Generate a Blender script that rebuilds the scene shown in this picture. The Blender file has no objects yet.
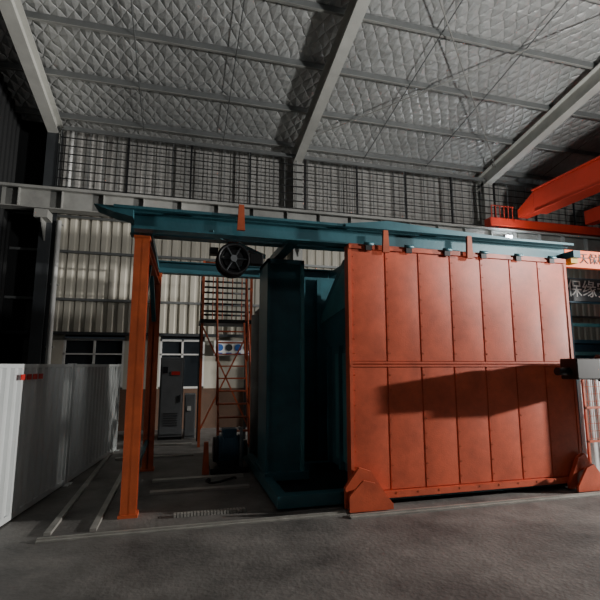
import bpy, bmesh, math, random
from mathutils import Vector, Matrix
random.seed(4)

# ---------------------------------------------------------------- materials
def mat(name, col, rough=0.6, metal=0.0, var=0.25, scale=3.0, bump=0.0, dirt=None, bscale=40.0, emit=None, stretch=(1,1,1)):
    m = bpy.data.materials.new(name); m.use_nodes = True
    nt = m.node_tree; b = nt.nodes['Principled BSDF']
    tc = nt.nodes.new('ShaderNodeTexCoord')
    mp = nt.nodes.new('ShaderNodeMapping'); mp.inputs['Scale'].default_value = stretch
    nt.links.new(tc.outputs['Object'], mp.inputs['Vector'])
    n = nt.nodes.new('ShaderNodeTexNoise'); n.inputs['Scale'].default_value = scale
    n.inputs['Detail'].default_value = 6; n.inputs['Roughness'].default_value = 0.65
    nt.links.new(mp.outputs[0], n.inputs['Vector'])
    r = nt.nodes.new('ShaderNodeValToRGB')
    r.color_ramp.elements[0].position = 0.3; r.color_ramp.elements[1].position = 0.7
    d = dirt if dirt else tuple(c*(1-var) for c in col)
    r.color_ramp.elements[0].color = (*d, 1)
    r.color_ramp.elements[1].color = (*[min(1, c*(1+var*0.4)) for c in col], 1)
    nt.links.new(n.outputs['Fac'], r.inputs['Fac'])
    nt.links.new(r.outputs['Color'], b.inputs['Base Color'])
    b.inputs['Roughness'].default_value = rough; b.inputs['Metallic'].default_value = metal
    if bump > 0:
        n2 = nt.nodes.new('ShaderNodeTexNoise'); n2.inputs['Scale'].default_value = bscale
        nt.links.new(tc.outputs['Object'], n2.inputs['Vector'])
        bp = nt.nodes.new('ShaderNodeBump'); bp.inputs['Strength'].default_value = bump; bp.inputs['Distance'].default_value = 0.02
        nt.links.new(n2.outputs['Fac'], bp.inputs['Height']); nt.links.new(bp.outputs[0], b.inputs['Normal'])
    if emit:
        b.inputs['Emission Color'].default_value = (*emit[0], 1); b.inputs['Emission Strength'].default_value = emit[1]
    return m

def foil_mat():
    m = mat('foil_insulation', (0.62, 0.63, 0.62), 0.42, 0.4, 0.25, 0.8)
    nt = m.node_tree; b = nt.nodes['Principled BSDF']
    tc = nt.nodes.new('ShaderNodeTexCoord')
    nz = nt.nodes.new('ShaderNodeTexNoise'); nz.inputs['Scale'].default_value = 2.0; nz.inputs['Detail'].default_value = 4
    nt.links.new(tc.outputs['Object'], nz.inputs['Vector'])
    sc = nt.nodes.new('ShaderNodeVectorMath'); sc.operation = 'SCALE'; sc.inputs['Scale'].default_value = 0.22
    nt.links.new(nz.outputs['Color'], sc.inputs[0])
    ad = nt.nodes.new('ShaderNodeVectorMath'); ad.operation = 'ADD'
    nt.links.new(tc.outputs['Object'], ad.inputs[0]); nt.links.new(sc.outputs[0], ad.inputs[1])
    hs = []
    for ang in (35, -35):
        mp = nt.nodes.new('ShaderNodeMapping'); mp.inputs['Rotation'].default_value = (0, 0, math.radians(ang))
        nt.links.new(ad.outputs[0], mp.inputs['Vector'])
        w = nt.nodes.new('ShaderNodeTexWave'); w.wave_profile='TRI'; w.inputs['Scale'].default_value = 1.35
        w.inputs['Distortion'].default_value = 0.5; w.inputs['Detail'].default_value = 1.5
        nt.links.new(mp.outputs[0], w.inputs['Vector']); hs.append(w)
    mx = nt.nodes.new('ShaderNodeMath'); mx.operation = 'MINIMUM'
    nt.links.new(hs[0].outputs['Fac'], mx.inputs[0]); nt.links.new(hs[1].outputs['Fac'], mx.inputs[1])
    pw = nt.nodes.new('ShaderNodeMath'); pw.operation='POWER'; pw.inputs[1].default_value=0.5
    nt.links.new(mx.outputs[0], pw.inputs[0])
    n3 = nt.nodes.new('ShaderNodeTexNoise'); n3.inputs['Scale'].default_value = 11; n3.inputs['Detail'].default_value = 3
    nt.links.new(tc.outputs['Object'], n3.inputs['Vector'])
    s3 = nt.nodes.new('ShaderNodeMath'); s3.operation='MULTIPLY_ADD'; s3.inputs[1].default_value=0.45
    nt.links.new(n3.outputs['Fac'], s3.inputs[0]); nt.links.new(pw.outputs[0], s3.inputs[2])
    bp = nt.nodes.new('ShaderNodeBump'); bp.inputs['Strength'].default_value = 0.75; bp.inputs['Distance'].default_value = 0.055
    nt.links.new(s3.outputs[0], bp.inputs['Height']); nt.links.new(bp.outputs[0], b.inputs['Normal'])
    return m

M_floor= mat('concrete_floor', (0.19, 0.18, 0.168), 0.6, 0, 0.4, 1.3, 0.25, dirt=(0.05, 0.048, 0.047), bscale=25)
M_or  = mat('orange_red_paint', (0.62, 0.112, 0.050), 0.42, 0, 0.3, 3.5, 0.08, bscale=60)
M_orp = mat('orange_post_paint', (0.54, 0.105, 0.035), 0.5, 0, 0.35, 2.5)
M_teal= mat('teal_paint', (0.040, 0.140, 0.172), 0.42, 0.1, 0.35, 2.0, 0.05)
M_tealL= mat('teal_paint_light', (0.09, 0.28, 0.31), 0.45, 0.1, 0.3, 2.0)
M_blk = mat('black_steel', (0.015, 0.015, 0.017), 0.5, 0.2, 0.4, 4)
M_wall= mat('cream_sheet_wall', (0.56, 0.53, 0.45), 0.6, 0.0, 0.3, 0.7, stretch=(2,1,0.4))
M_wallu= mat('grey_sheet_wall_upper', (0.42, 0.41, 0.39), 0.6, 0.0, 0.3, 0.7, stretch=(2,1,0.4))
M_brick= mat('plaster_dado', (0.13, 0.075, 0.05), 0.85, 0, 0.3, 2)
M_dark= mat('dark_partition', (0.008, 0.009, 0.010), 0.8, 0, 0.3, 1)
M_fen = mat('white_fence_sheet', (0.60, 0.63, 0.63), 0.45, 0.05, 0.15, 1.2, stretch=(1,1,0.4))
M_beam= mat('grey_white_steel', (0.36, 0.36, 0.34), 0.55, 0.1, 0.35, 1.5)
M_raf = mat('rafter_paint', (0.60, 0.60, 0.56), 0.55, 0.05, 0.2, 1.5)
M_pur = mat('galvanised_purlin', (0.20, 0.21, 0.21), 0.5, 0.4, 0.2, 2)
M_foil= foil_mat()
M_rail= mat('worn_steel', (0.40, 0.39, 0.36), 0.4, 0.3, 0.3, 5)
M_cab = mat('cabinet_grey', (0.15, 0.16, 0.17), 0.45, 0.1, 0.2, 3)
M_cabd= mat('cabinet_dark', (0.05, 0.055, 0.06), 0.45, 0.1, 0.2, 3)
M_glass= mat('dark_glass', (0.02, 0.025, 0.03), 0.1, 0.0, 0.2, 2)
M_white= mat('white_paint', (0.7, 0.7, 0.68), 0.5, 0, 0.1, 3)
M_blue = mat('sign_blue', (0.03, 0.12, 0.4), 0.5, 0, 0.1, 3)
M_bluem= mat('machine_blue', (0.03, 0.09, 0.14), 0.5, 0.1, 0.3, 2)
M_red = mat('label_red', (0.5, 0.02, 0.015), 0.5, 0, 0.1, 3)
M_crane= mat('crane_orange', (0.55, 0.04, 0.018), 0.5, 0, 0.2, 1)
M_sign= mat('sign_orange', (0.8, 0.13, 0.03), 0.5, 0, 0.1, 1)
M_yel = mat('yellow_paint', (0.7, 0.45, 0.03), 0.5, 0, 0.2, 1)
M_lamp= mat('lamp_glass', (0.9, 0.95, 1.0), 0.3, 0, 0.0, 1, emit=((0.85, 0.93, 1.0), 12))

# ---------------------------------------------------------------- builder
class B:
    def __init__(s, name): s.name=name; s.bm=bmesh.new(); s.mats=[]
    def mi(s, m):
        if m not in s.mats: s.mats.append(m)
        return s.mats.index(m)
    def poly(s, pts, m):
        f = s.bm.faces.new([s.bm.verts.new(p) for p in pts]); f.material_index = s.mi(m); return f
    def box(s, x0,x1,y0,y1,z0,z1, m, bev=0.0):
        M = Matrix.Translation(((x0+x1)/2,(y0+y1)/2,(z0+z1)/2)) @ Matrix.Diagonal((abs(x1-x0),abs(y1-y0),abs(z1-z0),1))
        r = bmesh.ops.create_cube(s.bm, size=1, matrix=M)
        i = s.mi(m)
        fs = {f for v in r['verts'] for f in v.link_faces}
        for f in fs: f.material_index = i
        if bev > 0:
            es = {e for v in r['verts'] for e in v.link_edges}
            rr = bmesh.ops.bevel(s.bm, geom=list(es), offset=bev, segments=2, affect='EDGES', profile=0.5)
            for f in rr['faces']: f.material_index = i
    def bar(s, p0, p1, w, h, m):
        p0=Vector(p0); p1=Vector(p1); d=p1-p0; L=d.length
        q = d.to_track_quat('Y','Z')
        M = Matrix.Translation((p0+p1)/2) @ q.to_matrix().to_4x4() @ Matrix.Diagonal((w,L,h,1))
        r = bmesh.ops.create_cube(s.bm, size=1, matrix=M); i=s.mi(m)
        for f in {f for v in r['verts'] for f in v.link_faces}: f.material_index=i
    def cyl(s, p0, p1, r, m, seg=16, r2=None):
        p0=Vector(p0); p1=Vector(p1); d=p1-p0
        M = Matrix.Translation((p0+p1)/2) @ d.to_track_quat('Z','Y').to_matrix().to_4x4()
        rr = bmesh.ops.create_cone(s.bm, cap_ends=True, segments=seg, radius1=r, radius2=r if r2 is None else r2, depth=d.length, matrix=M)
        i=s.mi(m)
        for f in {f for v in rr['verts'] for f in v.link_faces}:
            f.material_index=i
            if len(f.verts)==4 and seg>6: f.smooth=True
    def prism(s, pts, vec, m):
        vec=Vector(vec); a=[s.bm.verts.new(p) for p in pts]; b=[s.bm.verts.new(Vector(p)+vec) for p in pts]
        i=s.mi(m); n=len(pts); fs=[s.bm.faces.new(a), s.bm.faces.new(list(reversed(b)))]
        for k in range(n): fs.append(s.bm.faces.new([a[k],b[k],b[(k+1)%n],a[(k+1)%n]]))
        for f in fs: f.material_index=i
    def torus(s, c, axis, R, r, m, seg=28, rs=8):
        c=Vector(c); q=Vector(axis).to_track_quat('Z','Y'); i=s.mi(m); rings=[]
        for a in range(seg):
            t=2*math.pi*a/seg; ring=[]
            for b_ in range(rs):
                u=2*math.pi*b_/rs
                ring.append(s.bm.verts.new(c+q@Vector(((R+r*math.cos(u))*math.cos(t),(R+r*math.cos(u))*math.sin(t),r*math.sin(u)))))
            rings.append(ring)
        for a in range(seg):
            for b_ in range(rs):
                f=s.bm.faces.new([rings[a][b_],rings[(a+1)%seg][b_],rings[(a+1)%seg][(b_+1)%rs],rings[a][(b_+1)%rs]])
                f.material_index=i; f.smooth=True
    def ibeam(s, p0, p1, w, h, m, tf=0.02, tw=0.015):
        p0=Vector(p0); p1=Vector(p1); q=(p1-p0).to_track_quat('Y','Z'); up=q@Vector((0,0,1))
        s.bar(p0,p1,tw,h-2*tf-0.001,m)
        s.bar(p0+up*(h/2-tf/2),p1+up*(h/2-tf/2),w,tf,m); s.bar(p0-up*(h/2-tf/2),p1-up*(h/2-tf/2),w,tf,m)
    def corr(s, p0, p1, z0, z1, m, pitch=0.2, dep=0.035):
        p0=Vector((p0[0],p0[1],0)); p1=Vector((p1[0],p1[1],0)); d=p1-p0; L=d.length; d/=L
        n=Vector((-d.y,d.x,0)); prof=[]; x=0
        while x < L-1e-4:
            for fx,fy in ((0,0),(0.45,0),(0.58,1),(0.87,1)):
                xx=x+fx*pitch
                if xx<=L: prof.append(p0+d*xx+n*(fy*dep))
            x+=pitch
        prof.append(p1)
        i=s.mi(m)
        lo=[s.bm.verts.new((p.x,p.y,z0)) for p in prof]; hi=[s.bm.verts.new((p.x,p.y,z1)) for p in prof]
        for k in range(len(prof)-1):
            f=s.bm.faces.new([lo[k],lo[k+1],hi[k+1],hi[k]]); f.material_index=i
    def done(s, recalc=True):
        if recalc: bmesh.ops.recalc_face_normals(s.bm, faces=s.bm.faces[:])
        me=bpy.data.meshes.new(s.name); s.bm.to_mesh(me); s.bm.free()
        for m in s.mats: me.materials.append(m)
        o=bpy.data.objects.new(s.name, me); bpy.context.collection.objects.link(o); return o

def text(body, loc, rot, size, m, name, parent=None, ext=0.004):
    c=bpy.data.curves.new(name,'FONT'); c.body=body; c.size=size; c.extrude=ext; c.align_x='CENTER'; c.align_y='CENTER'
    c.materials.append(m); o=bpy.data.objects.new(name,c); o.location=loc; o.rotation_euler=rot
    bpy.context.collection.objects.link(o)
    if parent: o.parent=parent
    return o

# ---------------------------------------------------------------- room shell
XL, XR, YF, YB = -4.1, 20.0, -14.0, 12.0
EAVE=7.75; SL=0.197; YR=-1.0
def roofz(y): return EAVE+SL*(YB-y) if y>=YR else EAVE+SL*(YB-YR)-SL*(YR-y)

b=B('floor'); b.box(XL,XR,YF,YB+0.3,-0.2,0,M_floor); b.done()

b=B('wall_back')
b.corr((-3.3,YB),(XR,YB),2.35,5.7,M_wall,0.25,0.045)
b.corr((-3.3,YB),(XR,YB),5.7,EAVE+0.05,M_wallu,0.25,0.045)
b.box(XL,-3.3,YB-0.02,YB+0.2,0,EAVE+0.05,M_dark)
b.box(-3.3,XR,YB-0.02,YB+0.2,0,1.0,M_brick)
for x0,x1 in ((-3.3,-2.75),(-1.35,-0.5),(0.62,XR)):
    b.box(x0,x1,YB,YB+0.15,1.0,2.35,M_wall)
b.box(XL,XR,YB+0.2,YB+0.25,2.3,EAVE,M_dark)
for z in (3.2,4.4,5.3): b.box(XL,XR,YB-0.09,YB-0.005,z-0.03,z+0.03,M_pur)
b.box(XL,XR,YB-0.16,YB-0.005,2.33,2.4,M_cabd)
b.done()
def window(name,x0,x1,z0,z1,y):
    b=B(name); w=0.05
    b.box(x0,x1,y+0.05,y+0.07,z0,z1,M_glass)
    for a in ((x0,x1,z0,z0+w),(x0,x1,z1-w,z1),(x0,x0+w,z0,z1),(x1-w,x1,z0,z1),((x0+x1)/2-w/2,(x0+x1)/2+w/2,z0,z1)):
        b.box(a[0],a[1],y,y+0.045,a[2],a[3],M_white)
    b.box(x0,x1,y,y+0.045,z0+(z1-z0)*0.68,z0+(z1-z0)*0.68+0.035,M_white)
    b.done()
window('window_1',-2.75,-1.35,1.0,2.25,YB); window('window_2',-0.5,0.62,1.0,2.25,YB)

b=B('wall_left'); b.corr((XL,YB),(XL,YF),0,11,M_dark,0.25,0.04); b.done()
b=B('wall_right'); b.corr((XR,YF),(XR,YB),0,11,M_wallu,0.25,0.04); b.done()
b=B('wall_front'); b.corr((XR,YF),(XL,YF),0,8,M_wallu,0.25,0.04); b.done()

b=B('ceiling')
for y0,y1 in ((YB,YR),(YR,YF)):
    n=24
    for k in range(n):
        a=y0+(y1-y0)*k/n; c=y0+(y1-y0)*(k+1)/n
        b.poly([(XL,a,roofz(a)),(XR,a,roofz(a)),(XR,c,roofz(c)),(XL,c,roofz(c))],M_foil)
b.done()

RAFX=(-3.2,3.0,9.2,15.4)
for i,x in enumerate(RAFX):
    b=B('roof_rafter')
    for (ya,yb) in ((YB-0.1,YR),(YR,YF+0.1)):
        b.ibeam((x,ya,roofz(ya)-0.42),(x,yb,roofz(yb)-0.42),0.24,0.42,M_raf,0.02,0.02)
    b.done()
b=B('roof_purlins')
y=YB-0.5
while y>YF+0.4:
    z=roofz(y)
    b.box(XL,XR,y-0.02,y+0.02,z-0.15,z-0.02,M_pur); b.box(XL,XR,y-0.02,y+0.04,z-0.16,z-0.15,M_beam)
    y-=1.35
for i in range(len(RAFX)-1):
    xa=RAFX[i]; xb=RAFX[i+1]
    for fx in (1/3,2/3):
        xx=xa+(xb-xa)*fx
        b.cyl((xx,YB-0.4,roofz(YB-0.4)-0.16),(xx,YR,roofz(YR)-0.16),0.012,M_pur,6)
b.cyl((RAFX[1],YB-1,roofz(YB-1)-0.3),(RAFX[2],5.2,roofz(5.2)-0.3),0.015,M_beam,6)
b.cyl((RAFX[2],YB-1,roofz(YB-1)-0.3),(RAFX[1],5.2,roofz(5.2)-0.3),0.015,M_beam,6)
b.done()

for x in RAFX:
    b=B('steel_column')
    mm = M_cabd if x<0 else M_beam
    b.bar((x,11.62,0),(x,11.62,EAVE-0.35),0.02,0.36,mm)
    for yy in (11.43,11.81): b.box(x-0.13,x+0.13,yy-0.012,yy+0.012,0,EAVE-0.35,mm)
    b.box(x-0.14,x+0.14,11.0,11.41,4.95,5.15,M_beam)
    b.prism([(x-0.012,11.42,4.5),(x-0.012,11.42,4.95),(x-0.012,11.02,4.95)],(0.024,0,0),M_beam)
    b.box(x-0.2,x+0.2,11.35,11.9,0,0.03,M_blk)
    b.done()
for xx,z0,z1 in ((-2.85,5.8,7.6),(-2.98,0.1,5.1)):
    b=B('downpipe'); b.cyl((xx,11.7,z0),(xx,11.7,z1),0.055,M_white,14)
    z=z0+0.4
    while z<z1: b.box(xx-0.08,xx+0.08,11.69,11.80,z,z+0.04,M_beam); z+=1.5
    b.done()

b=B('crane_runway_girder')
b.ibeam((XL,11.15,5.42),(XR,11.15,5.42),0.30,0.50,M_beam,0.025,0.02)
b.box(XL,XR,11.11,11.19,5.675,5.74,M_rail)
x=XL+0.4
while x<XR:
    b.box(x,x+0.015,11.0,11.3,5.2,5.64,M_beam); x+=0.9
b.box(XL,XR,10.90,10.97,5.60,5.66,M_beam)
b.done()
b=B('walkway_guard_mesh')
z=5.85
while z<7.35:
    b.box(-3.0,XR-0.2,11.33,11.35,z-0.011,z+0.011,M_blk if z<7.2 else M_pur); z+=0.21
x=-3.0
while x<XR-0.2:
    b.box(x-0.008,x+0.008,11.35,11.365,5.7,7.3,M_pur); x+=0.33
x=-3.0
while x<XR-0.2:
    b.box(x-0.025,x+0.025,11.365,11.41,5.7,7.35,M_blk); x+=1.55
b.done()
b=B('eave_strut'); b.box(-3,XR-0.2,11.5,11.6,7.42,7.5,M_pur); b.done()

# ---------------------------------------------------------------- overhead crane (right)
b=B('overhead_crane')
b.box(9.85,10.2,-10.0,10.3,6.02,6.66,M_crane,0.02)
b.prism([(9.85,10.3,6.04),(9.85,10.3,6.64),(9.85,10.95,6.3),(9.85,10.95,6.06)],(0.35,0,0),M_crane)
b.box(9.78,10.27,-10.0,10.3,6.66,6.69,M_crane)
b.box(9.78,10.27,-10.0,10.3,5.99,6.02,M_crane)
b.box(12.4,12.75,-10.0,10.95,6.05,6.5,M_crane,0.02)
b.box(8.9,13.6,11.0,11.3,5.76,6.03,M_crane,0.02)
for xx in (9.2,13.2): b.cyl((xx,11.08,5.83),(xx,11.22,5.83),0.085,M_blk,20)
for k in range(6): b.cyl((8.95+k*0.15,11.0,6.03),(8.95+k*0.15,11.0,6.4),0.013,M_crane,6)
b.cyl((8.95,11.0,6.4),(9.75,11.0,6.4),0.013,M_crane,6)
b.done()
b=B('wall_floodlight')
b.box(9.25,9.45,10.78,10.83,5.3,5.42,M_lamp); b.box(9.22,9.48,10.83,10.89,5.27,5.45,M_blk); b.done()

# ---------------------------------------------------------------- orange chamber panel wall
PX0,PX1,PZ0,PZ1,PY=1.97,5.2,0.12,3.06,5.0
b=B('chamber_panel_door')
b.box(PX0,PX1,PY,PY+0.06,PZ0,PZ1,M_or)
ncol=7; cw=(PX1-PX0)/ncol
for r,(za,zb) in enumerate(((PZ0+0.04,1.58),(1.64,PZ1-0.04))):
    for c in range(ncol):
        xa=PX0+c*cw+0.005; xb=PX0+(c+1)*cw-0.005; e=0.008; dd=0.012
        NX,NZ=8,12; V=[]
        off=random.uniform(-0.001,0.002)
        for jz in range(NZ+1):
            row=[]
            for ix in range(NX+1):
                u=ix/NX; v=jz/NZ
                p=(math.sin(math.pi*u)**0.8)*(math.sin(math.pi*v)**0.5)
                row.append(b.bm.verts.new((xa+e+(xb-xa-2*e)*u, PY-dd-(0.006+off)*p, za+e+(zb-za-2*e)*v)))
            V.append(row)
        mi=b.mi(M_or)
        for jz in range(NZ):
            for ix in range(NX):
                f=b.bm.faces.new([V[jz][ix],V[jz][ix+1],V[jz+1][ix+1],V[jz+1][ix]]); f.material_index=mi; f.smooth=True
        o=[(xa,PY,za),(xb,PY,za),(xb,PY,zb),(xa,PY,zb)]
        i_=[(xa+e,PY-dd,za+e),(xb-e,PY-dd,za+e),(xb-e,PY-dd,zb-e),(xa+e,PY-dd,zb-e)]
        for k in range(4): b.poly([o[k],o[(k+1)%4],i_[(k+1)%4],i_[k]],M_or)
        for k in range(8):
            zz=za+0.1+(zb-za-0.2)*k/7
            b.cyl((xa+0.035,PY-0.020,zz),(xa+0.035,PY+0.01,zz),0.008,M_orp,8)
b.box(PX0-0.02,PX1+0.02,PY-0.035,PY+0.05,PZ1-0.04,PZ1+0.02,M_or)
b.box(PX0-0.02,PX1+0.02,PY-0.03,PY+0.05,1.578,1.60,M_or)
b.box(PX0-0.02,PX1+0.02,PY-0.022,PY+0.05,1.615,1.64,M_or)
b.box(PX0-0.03,PX1+0.03,PY-0.04,PY+0.08,PZ0-0.04,PZ0+0.03,M_or)
b.box(PX0-0.03,PX0+0.01,PY-0.025,PY+0.1,PZ0,PZ1,M_or); b.box(PX1-0.01,PX1+0.03,PY-0.02,PY+0.1,PZ0,PZ1,M_or)
def foot(x0,x1,flip):
    s=-1 if flip else 1; cx=(x0+x1)/2; h=(x1-x0)/2
    pts=[(cx-s*h,4.90,0.02),(cx+s*h,4.90,0.02),(cx+s*h,4.90,0.10),(cx+s*h*0.2,4.90,0.40),(cx-s*h*0.35,4.90,0.45),(cx-s*h,4.90,0.24)]
    b.prism(pts,(0,0.055,0),M_or)
    b.prism([(x,4.78,z*0.75) for x,_,z in pts],(0,0.03,0),M_or)
    b.cyl((cx-s*0.02,4.80,0.14),(cx-s*0.02,4.93,0.14),0.11,M_rail,24)
foot(1.84,2.36,False); foot(4.92,5.32,True)
for k in range(9): b.cyl((2.5+k*0.28,PY-0.045,0.13),(2.5+k*0.28,PY-0.03,0.13),0.012,M_orp,8)
b.done()

# ---------------------------------------------------------------- teal machine body
b=B('teal_press_chamber')
prof=[(5.13,0.3),(5.13,2.98),(5.45,2.98),(6.25,2.50),(6.55,2.2),(6.0,1.85),(6.0,0.3)]
b.prism([(2.05,y,z) for y,z in prof],(3.05,0,0),M_teal)
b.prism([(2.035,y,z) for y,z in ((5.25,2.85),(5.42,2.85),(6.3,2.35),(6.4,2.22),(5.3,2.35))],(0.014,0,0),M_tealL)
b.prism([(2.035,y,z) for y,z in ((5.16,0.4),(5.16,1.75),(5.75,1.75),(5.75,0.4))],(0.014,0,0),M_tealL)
for yy in (5.15,5.5,5.96): b.box(1.99,2.05,yy-0.02,yy+0.02,0.3,1.85,M_teal)
b.box(1.17,1.64,6.05,6.6,0.15,3.08,M_teal,0.01)
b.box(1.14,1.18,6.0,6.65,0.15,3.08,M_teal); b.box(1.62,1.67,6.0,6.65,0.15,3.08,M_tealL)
b.box(1.14,1.67,6.0,6.65,3.02,3.08,M_teal); b.box(1.12,1.72,5.95,6.7,0.1,0.2,M_teal)
b.box(1.5,5.2,7.0,8.05,0.15,3.05,M_teal,0.01)
for k in range(6): b.box(1.55+k*0.6,1.62+k*0.6,6.93,7.0,0.15,3.0,M_teal)
for k in range(3): b.box(1.44,1.5,7.05+k*0.42,7.12+k*0.42,0.15,3.0,M_tealL)
b.cyl((1.27,7.6,0.14),(1.27,7.6,2.45),0.10,M_beam,20); b.cyl((1.27,7.6,2.45),(1.6,7.6,2.75),0.07,M_beam,16)
b.box(1.10,5.3,5.05,5.2,0.03,0.16,M_teal); b.box(1.10,1.22,5.2,8.1,0.03,0.16,M_teal)
b.box(1.10,5.3,6.6,6.75,0.03,0.16,M_teal); b.box(1.2,5.3,7.95,8.1,0.03,0.16,M_teal)
b.box(1.15,5.2,5.2,8.0,0.03,0.06,M_blk)
b.done()

b=B('teal_top_gantry')
b.ibeam((-0.55,5.12,3.19),(5.35,5.12,3.19),0.16,0.20,M_teal,0.02,0.02)
b.box(-0.75,1.9,4.95,5.3,3.285,3.315,M_teal)
b.prism([(-0.95,4.98,3.31),(-0.55,4.98,3.31),(-0.55,4.98,3.20),(-0.75,4.98,3.24)],(0,0.28,0),M_teal)
b.ibeam((-0.65,5.75,3.28),(5.35,5.75,3.28),0.16,0.16,M_teal,0.02,0.02)
b.ibeam((-0.55,7.52,3.19),(5.35,7.52,3.19),0.16,0.2,M_teal,0.02,0.02)
for xx in (-0.45,1.35,2.6,3.9,5.2): b.box(xx-0.07,xx+0.07,5.2,7.45,3.14,3.24,M_teal)
b.box(1.9,5.35,4.93,5.7,3.28,3.31,M_teal)
b.prism([(1.7,5.0,3.31),(2.5,5.0,3.42),(3.2,5.0,3.38),(5.0,5.0,3.31)],(0,0.05,0),M_teal)
b.prism([(3.1,5.9,3.3),(3.3,5.9,3.62),(3.9,5.9,3.62),(4.3,5.9,3.4),(4.3,5.9,3.3)],(0,0.8,0),M_blk)
for k in range(6):
    xx=2.2+k*0.55; b.box(xx-0.04,xx+0.04,4.93,4.96,3.0,3.10,M_blk); b.cyl((xx-0.06,4.93,3.08),(xx+0.06,4.93,3.08),0.02,M_teal,10)
b.bar((0.3,5.12,3.12),(1.10,6.1,3.12),0.06,0.06,M_teal)
for xx,z0,h in ((0.62,3.12,3.42),(2.42,2.98,3.26),(3.62,2.98,3.28)):
    b.prism([(xx-0.045,4.9,z0),(xx+0.045,4.9,z0),(xx+0.03,4.9,h),(xx-0.03,4.9,h)],(0,0.04,0),M_orp)
b.box(5.3,5.42,4.95,5.1,3.03,3.1,M_yel); b.box(5.3,5.42,4.9,5.1,3.1,3.2,M_teal)
b.done()

b=B('support_frame_posts')
for (xx,yy) in ((-0.47,5.36),(-0.42,7.52)):
    w=0.08
    b.box(xx-w,xx+w,yy-w,yy-w+0.015,0.03,3.06,M_orp); b.box(xx-w,xx+w,yy+w-0.015,yy+w,0.03,3.06,M_orp)
    b.box(xx-0.01,xx+0.01,yy-w,yy+w,0.03,3.06,M_orp)
    b.box(xx-0.10,xx+0.10,yy-0.10,yy+0.10,0.0,0.03,M_orp); b.box(xx-0.09,xx+0.09,yy-0.09,yy+0.09,3.05,3.08,M_orp)
b.ibeam((-0.45,5.45,2.97),(-0.42,7.45,2.97),0.12,0.14,M_orp)
b.bar((-0.45,5.45,2.2),(-0.43,6.1,2.92),0.06,0.06,M_teal)
b.bar((-0.45,6.8,2.92),(-0.42,7.42,2.3),0.06,0.06,M_teal)
b.box(-0.46,-0.42,5.45,7.45,0.4,0.46,M_teal)
b.done()

b=B('cable_reel')
c=(0.58,5.35,2.86)
b.cyl((c[0],5.25,c[2]),(c[0],5.45,c[2]),0.12,M_blk,24)
for yy in (5.24,5.46): b.torus((c[0],yy,c[2]),(0,1,0),0.18,0.02,M_blk)
for k in range(5): b.torus((c[0],5.28+k*0.035,c[2]),(0,1,0),0.15,0.025,M_blk)
for yy in (5.24,5.46):
    for a in range(6):
        t=a*math.pi/3; b.cyl((c[0],yy,c[2]),(c[0]+0.18*math.cos(t),yy,c[2]+0.18*math.sin(t)),0.01,M_cabd,6)
b.box(0.78,0.95,5.28,5.42,2.82,2.96,M_blk,0.01); b.cyl((0.6,5.35,2.88),(0.85,5.35,2.88),0.03,M_cab,10)
b.box(0.3,0.4,5.28,5.42,2.92,3.0,M_blk,0.01)
b.cyl((c[0],5.2,c[2]),(c[0],5.24,c[2]),0.04,M_cab,16)
b.box(0.52,0.64,5.3,5.4,2.95,3.085,M_orp)
b.done()

b=B('access_ladder_platform')
LY=9.3; A0,A1=0.42,1.42
for xx in (A0,A1):
    for yy in (LY,LY+0.7): b.box(xx-0.025,xx+0.025,yy-0.025,yy+0.025,0,3.75,M_orp if yy==LY else M_blk)
b.box(A0-0.05,A1+0.05,LY-0.05,LY+0.75,2.45,2.53,M_blk)
for z in (2.7,2.95,3.2,3.45,3.72):
    for yy in (LY,LY+0.7): b.cyl((A0,yy,z),(A1,yy,z),0.022,M_blk if z<3.7 else M_orp,8)
    b.cyl((A0,LY,z),(A0,LY+0.7,z),0.018,M_orp,8)
for k in range(1,5): b.cyl((A0+0.2*k,LY,2.5),(A0+0.2*k,LY,3.7),0.012,M_orp,6)
S0,S1=A0+0.3,A0+0.85
for xx in (S0,S1): b.bar((xx,LY-1.05,0.02),(xx,LY-0.05,2.45),0.03,0.08,M_orp)
for k in range(10):
    t=(k+0.7)/10.5; b.box(S0,S1,LY-1.05+1.0*t-0.06,LY-1.05+1.0*t+0.06,2.45*t,2.45*t+0.025,M_orp)
for xx in (S0-0.03,S1+0.03):
    b.cyl((xx,LY-1.05,0.9),(xx,LY-0.05,3.4),0.016,M_orp,8)
    for t in (0.0,0.33,0.66,1.0): b.cyl((xx,LY-1.05+1.0*t,2.45*t+0.05),(xx,LY-1.05+1.0*t,2.45*t+0.95),0.014,M_orp,8)
b.bar((A0,LY+0.02,0.3),(A1,LY+0.02,2.4),0.02,0.03,M_orp); b.bar((A1,LY+0.02,0.3),(A0,LY+0.02,2.4),0.02,0.03,M_orp)
b.done()

b=B('pump_motor')
b.box(0.50,1.07,6.95,7.65,0.0,0.08,M_blk)
b.cyl((0.62,7.25,0.31),(1.0,7.25,0.31),0.20,M_bluem,24)
for k in range(8): b.torus((0.65+k*0.042,7.25,0.31),(1,0,0),0.205,0.009,M_bluem)
b.cyl((0.55,7.25,0.31),(0.62,7.25,0.31),0.18,M_blk,24,0.2); b.box(0.68,0.90,7.15,7.35,0.48,0.62,M_bluem,0.01)
b.cyl((1.0,7.25,0.31),(1.07,7.25,0.31),0.12,M_blk,20)
b.box(0.62,0.98,7.1,7.4,0.08,0.16,M_blk)
b.cyl((0.95,7.0,0.08),(0.95,7.0,0.66),0.025,M_cab,10); b.cyl((0.95,7.0,0.62),(0.95,7.25,0.62),0.025,M_cab,10)
b.prism([(0.38,6.98,0),(0.48,6.98,0),(0.46,6.98,0.46),(0.40,6.98,0.46)],(0,0.1,0),M_orp)
b.done()

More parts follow.
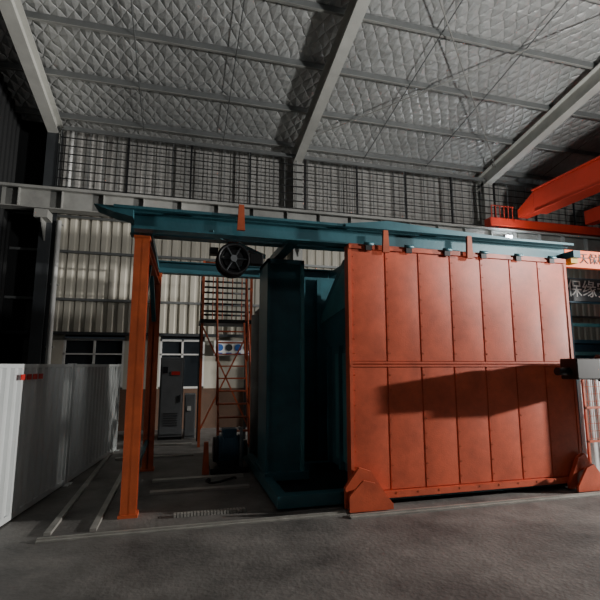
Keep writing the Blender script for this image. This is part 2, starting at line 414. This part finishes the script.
b=B('electrical_cabinet')
b.box(-0.40,0.10,10.3,10.95,0.06,1.76,M_cab,0.01)
b.box(-0.37,0.07,10.28,10.3,0.12,1.70,M_cab,0.005); b.box(-0.16,0.02,10.265,10.282,1.38,1.46,M_red)
b.box(-0.34,-0.24,10.265,10.282,1.42,1.56,M_glass); b.box(-0.40,0.10,10.32,10.95,0,0.06,M_blk)
b.box(0.02,0.04,10.26,10.29,0.8,0.95,M_blk)
for k in range(6): b.box(-0.30,0.0,10.27,10.282,0.3+k*0.05,0.32+k*0.05,M_cabd)
b.done()
b=B('control_box')
b.box(0.14,0.38,10.4,10.9,0.0,0.95,M_cab,0.01); b.box(0.16,0.36,10.385,10.4,0.06,0.9,M_cab,0.004)
b.box(0.2,0.28,10.37,10.386,0.6,0.7,M_white); b.done()

b=B('safety_sign_board')
b.box(0.85,2.1,11.83,11.86,1.85,2.23,M_white)
for k in range(5): b.cyl((1.0+k*0.24,11.815,2.05),(1.0+k*0.24,11.832,2.05),0.09,M_blue if k%2==0 else M_cabd,20)
for k in range(5): b.box(0.93+k*0.24,1.07+k*0.24,11.82,11.832,1.89,1.92,M_blue)
b.done()

# ---------------------------------------------------------------- white corrugated fence
segs=[((-2.15,3.2),(-1.78,4.75)),((-1.74,4.85),(-1.46,6.85)),((-1.44,6.95),(-1.12,9.3))]
for si,(p,q) in enumerate(segs):
    b=B('white_fence_panel')
    b.corr(q,p,0.05,1.58,M_fen,0.16,0.03)
    for e in (p,q):
        b.box(e[0]-0.03,e[0]+0.03,e[1]-0.03,e[1]+0.03,0,1.62,M_fen)
        b.box(e[0]-0.08,e[0]+0.08,e[1]-0.05,e[1]+0.05,0,0.01,M_fen)
    b.bar((p[0],p[1],1.59),(q[0],q[1],1.59),0.06,0.04,M_fen); b.bar((p[0],p[1],0.05),(q[0],q[1],0.05),0.06,0.06,M_fen)
    if si==1:
        pv=Vector((p[0],p[1],0)); dv=Vector((q[0]-p[0],q[1]-p[1],0)).normalized(); nv=Vector((dv.y,-dv.x,0))
        for k in range(4):
            a_=pv+dv*(0.55+k*0.14)+nv*0.045; b.bar((a_.x,a_.y,1.47),tuple(a_+dv*0.10+Vector((0,0,1.47))),0.006,0.06,M_red)
    b.done()
b=B('white_fence_panel'); b.corr((5.62,5.3),(8.5,5.3),0.05,1.45,M_fen,0.16,0.03)
for xx in (5.62,7.0,8.5): b.box(xx-0.03,xx+0.03,5.25,5.31,0,1.5,M_fen)
b.box(5.6,8.5,5.25,5.31,1.44,1.5,M_fen); b.done()
b=B('orange_mesh_gate')
b.box(5.42,5.45,5.05,5.08,0,1.5,M_orp); b.box(6.4,6.43,5.05,5.08,0,1.5,M_orp)
for z in (0.55,1.0,1.45): b.box(5.42,6.43,5.05,5.08,z,z+0.03,M_orp)
for k in range(14): b.cyl((5.5+k*0.07,5.065,0.55),(5.5+k*0.07,5.065,1.45),0.005,M_orp,6)
for k in range(9): b.cyl((5.43,5.065,0.6+k*0.1),(6.42,5.065,0.6+k*0.1),0.004,M_orp,6)
b.done()

b=B('side_drive_unit')
b.box(4.74,5.12,4.48,4.74,1.42,1.68,M_blk,0.015)
b.cyl((5.06,4.62,1.54),(6.6,4.62,1.56),0.085,M_blk,20)
b.cyl((4.56,4.61,1.52),(4.76,4.61,1.52),0.05,M_blk,16)
b.box(5.3,6.1,4.48,4.74,1.40,1.72,M_blk,0.02)  # extra bulk added to thicken the shadow cast across the panel
for k in range(7): b.box(5.36+k*0.1,5.40+k*0.1,4.46,4.76,1.385,1.735,M_blk)
b.box(5.14,5.26,4.6,4.96,1.48,1.56,M_blk)
b.box(6.3,6.36,4.56,4.68,0,1.5,M_blk); b.box(6.2,6.46,4.46,4.78,0,0.03,M_blk)
b.done()

b=B('blue_machine_rack')
b.box(6.9,9.2,7.6,8.9,0.1,2.05,M_bluem,0.02); b.box(6.8,9.3,7.5,9.0,2.05,2.12,M_bluem)
for xx in (6.85,7.8,8.8): b.box(xx,xx+0.1,7.48,7.58,0,3.0,M_bluem)
for zz in (0.6,1.2,1.8,2.4,2.9): b.box(6.85,8.9,7.5,7.56,zz,zz+0.07,M_tealL)
b.done()
s1=B('notice_board'); s1.box(7.1,9.3,7.25,7.3,2.90,3.36,M_cabd); s1.box(7.07,9.33,7.30,7.33,2.87,3.39,M_bluem)
for xx in (7.15,9.2): s1.box(xx,xx+0.05,7.33,7.38,0,3.35,M_bluem)
s1=s1.done()
text('保缘安全',(8.35,7.245,3.13),(math.radians(90),0,0),0.38,M_white,'lettering',s1)
s2=B('orange_crossbeam_sign'); s2.box(6.3,9.0,6.0,6.1,3.26,3.56,M_sign); s2.box(6.3,6.4,6.1,6.2,0,3.5,M_crane); s2.box(8.9,9.0,6.1,6.2,0,3.5,M_crane)
s2=s2.done()
text('天保机械设备',(7.2,5.995,3.41),(math.radians(90),0,0),0.2,M_blk,'lettering',s2)

# ---------------------------------------------------------------- floor rails and clutter
b=B('floor_track')
b.box(-1.2,1.8,4.77,4.87,0.001,0.015,M_rail); b.box(-1.2,1.8,4.805,4.835,0.015,0.03,M_rail)
b.box(1.8,8.5,4.64,4.74,0.001,0.015,M_rail); b.box(1.8,8.5,4.675,4.705,0.015,0.03,M_rail)
b.box(-0.3,0.95,6.1,6.2,0.001,0.03,M_rail); b.box(-0.3,0.95,6.7,6.8,0.001,0.03,M_rail)
b.box(-1.0,0.3,8.4,8.48,0.001,0.03,M_rail); b.box(-1.0,0.3,9.6,9.7,0.001,0.03,M_rail)
for xx in (-1.15,-0.75): b.box(xx-0.03,xx+0.03,4.95,9.2,0.001,0.03,M_rail)
b.done()
b=B('cable_chain')
for k in range(22): b.box(0.0+k*0.035,0.025+k*0.035,5.15,5.22,0.001,0.035,M_rail)
b.done()
b=B('hose')
pts=[Vector((0.35+0.10*math.cos(t*0.9)+t*0.05,6.4+0.12*math.sin(t*1.1),0.05)) for t in range(0,9)]
for p,q in zip(pts,pts[1:]): b.cyl(p,q,0.015,M_blk,8)
b.done()

# ---------------------------------------------------------------- lamps
def spot(name,loc,tgt,power,ang,rad,col=(1,1,1),blend=0.4):
    l=bpy.data.lights.new(name,'SPOT'); l.energy=power; l.spot_size=math.radians(ang); l.spot_blend=blend; l.shadow_soft_size=rad; l.color=col
    o=bpy.data.objects.new(name,l); o.location=loc; o.rotation_euler=(Vector(tgt)-Vector(loc)).to_track_quat('-Z','Y').to_euler()
    bpy.context.collection.objects.link(o); return o
def point(name,loc,power,rad,col=(1,1,1)):
    l=bpy.data.lights.new(name,'POINT'); l.energy=power; l.shadow_soft_size=rad; l.color=col
    o=bpy.data.objects.new(name,l); o.location=loc; bpy.context.collection.objects.link(o); return o
b=B('floodlight_stand')
b.cyl((13.3,2.8,0),(13.3,2.8,2.7),0.03,M_blk,10)
for a in range(3):
    t=a*2.1; b.cyl((13.3,2.8,0.5),(13.3+0.5*math.cos(t),2.8+0.5*math.sin(t),0.02),0.02,M_blk,8)
b.box(13.2,13.35,2.6,3.0,2.65,2.95,M_blk); b.done()
spot('floodlight',(13.0,2.8,2.8),(0.8,5.4,1.5),8000,62,0.08,(1.0,0.97,0.92),0.5)
spot('added_roof_fill',(7.5,1.0,4.0),(4.5,7.0,9),2200,130,0.25,(1.0,0.99,0.96),0.8)  # added spot without a fixture, brightens the roof and upper wall
spot('added_wall_fill',(13.5,7.0,6.3),(-1.0,12.0,3.2),6500,50,0.2,(1.0,0.97,0.91),0.8)  # invented wall wash from off to the right, no lamp body there
point('added_overhead_fill',(2.0,-2.5,6.5),60,0.35,(0.98,0.98,1.0))  # weak fill light added behind the camera, not an actual fitting
point('wall_lamp',(9.35,10.6,5.36),40,0.06,(0.85,0.93,1.0))

w=bpy.data.worlds.new('world'); bpy.context.scene.world=w; w.use_nodes=True
w.node_tree.nodes['Background'].inputs[0].default_value=(0.02,0.025,0.03,1); w.node_tree.nodes['Background'].inputs[1].default_value=0.5

cam=bpy.data.cameras.new('camera'); co=bpy.data.objects.new('camera',cam); bpy.context.collection.objects.link(co)
cam.sensor_width=36; cam.lens=26.7; co.location=(0,0,1.6)
co.rotation_euler=(math.radians(98.3),0,math.radians(-15)); cam.clip_end=200
bpy.context.scene.camera=co
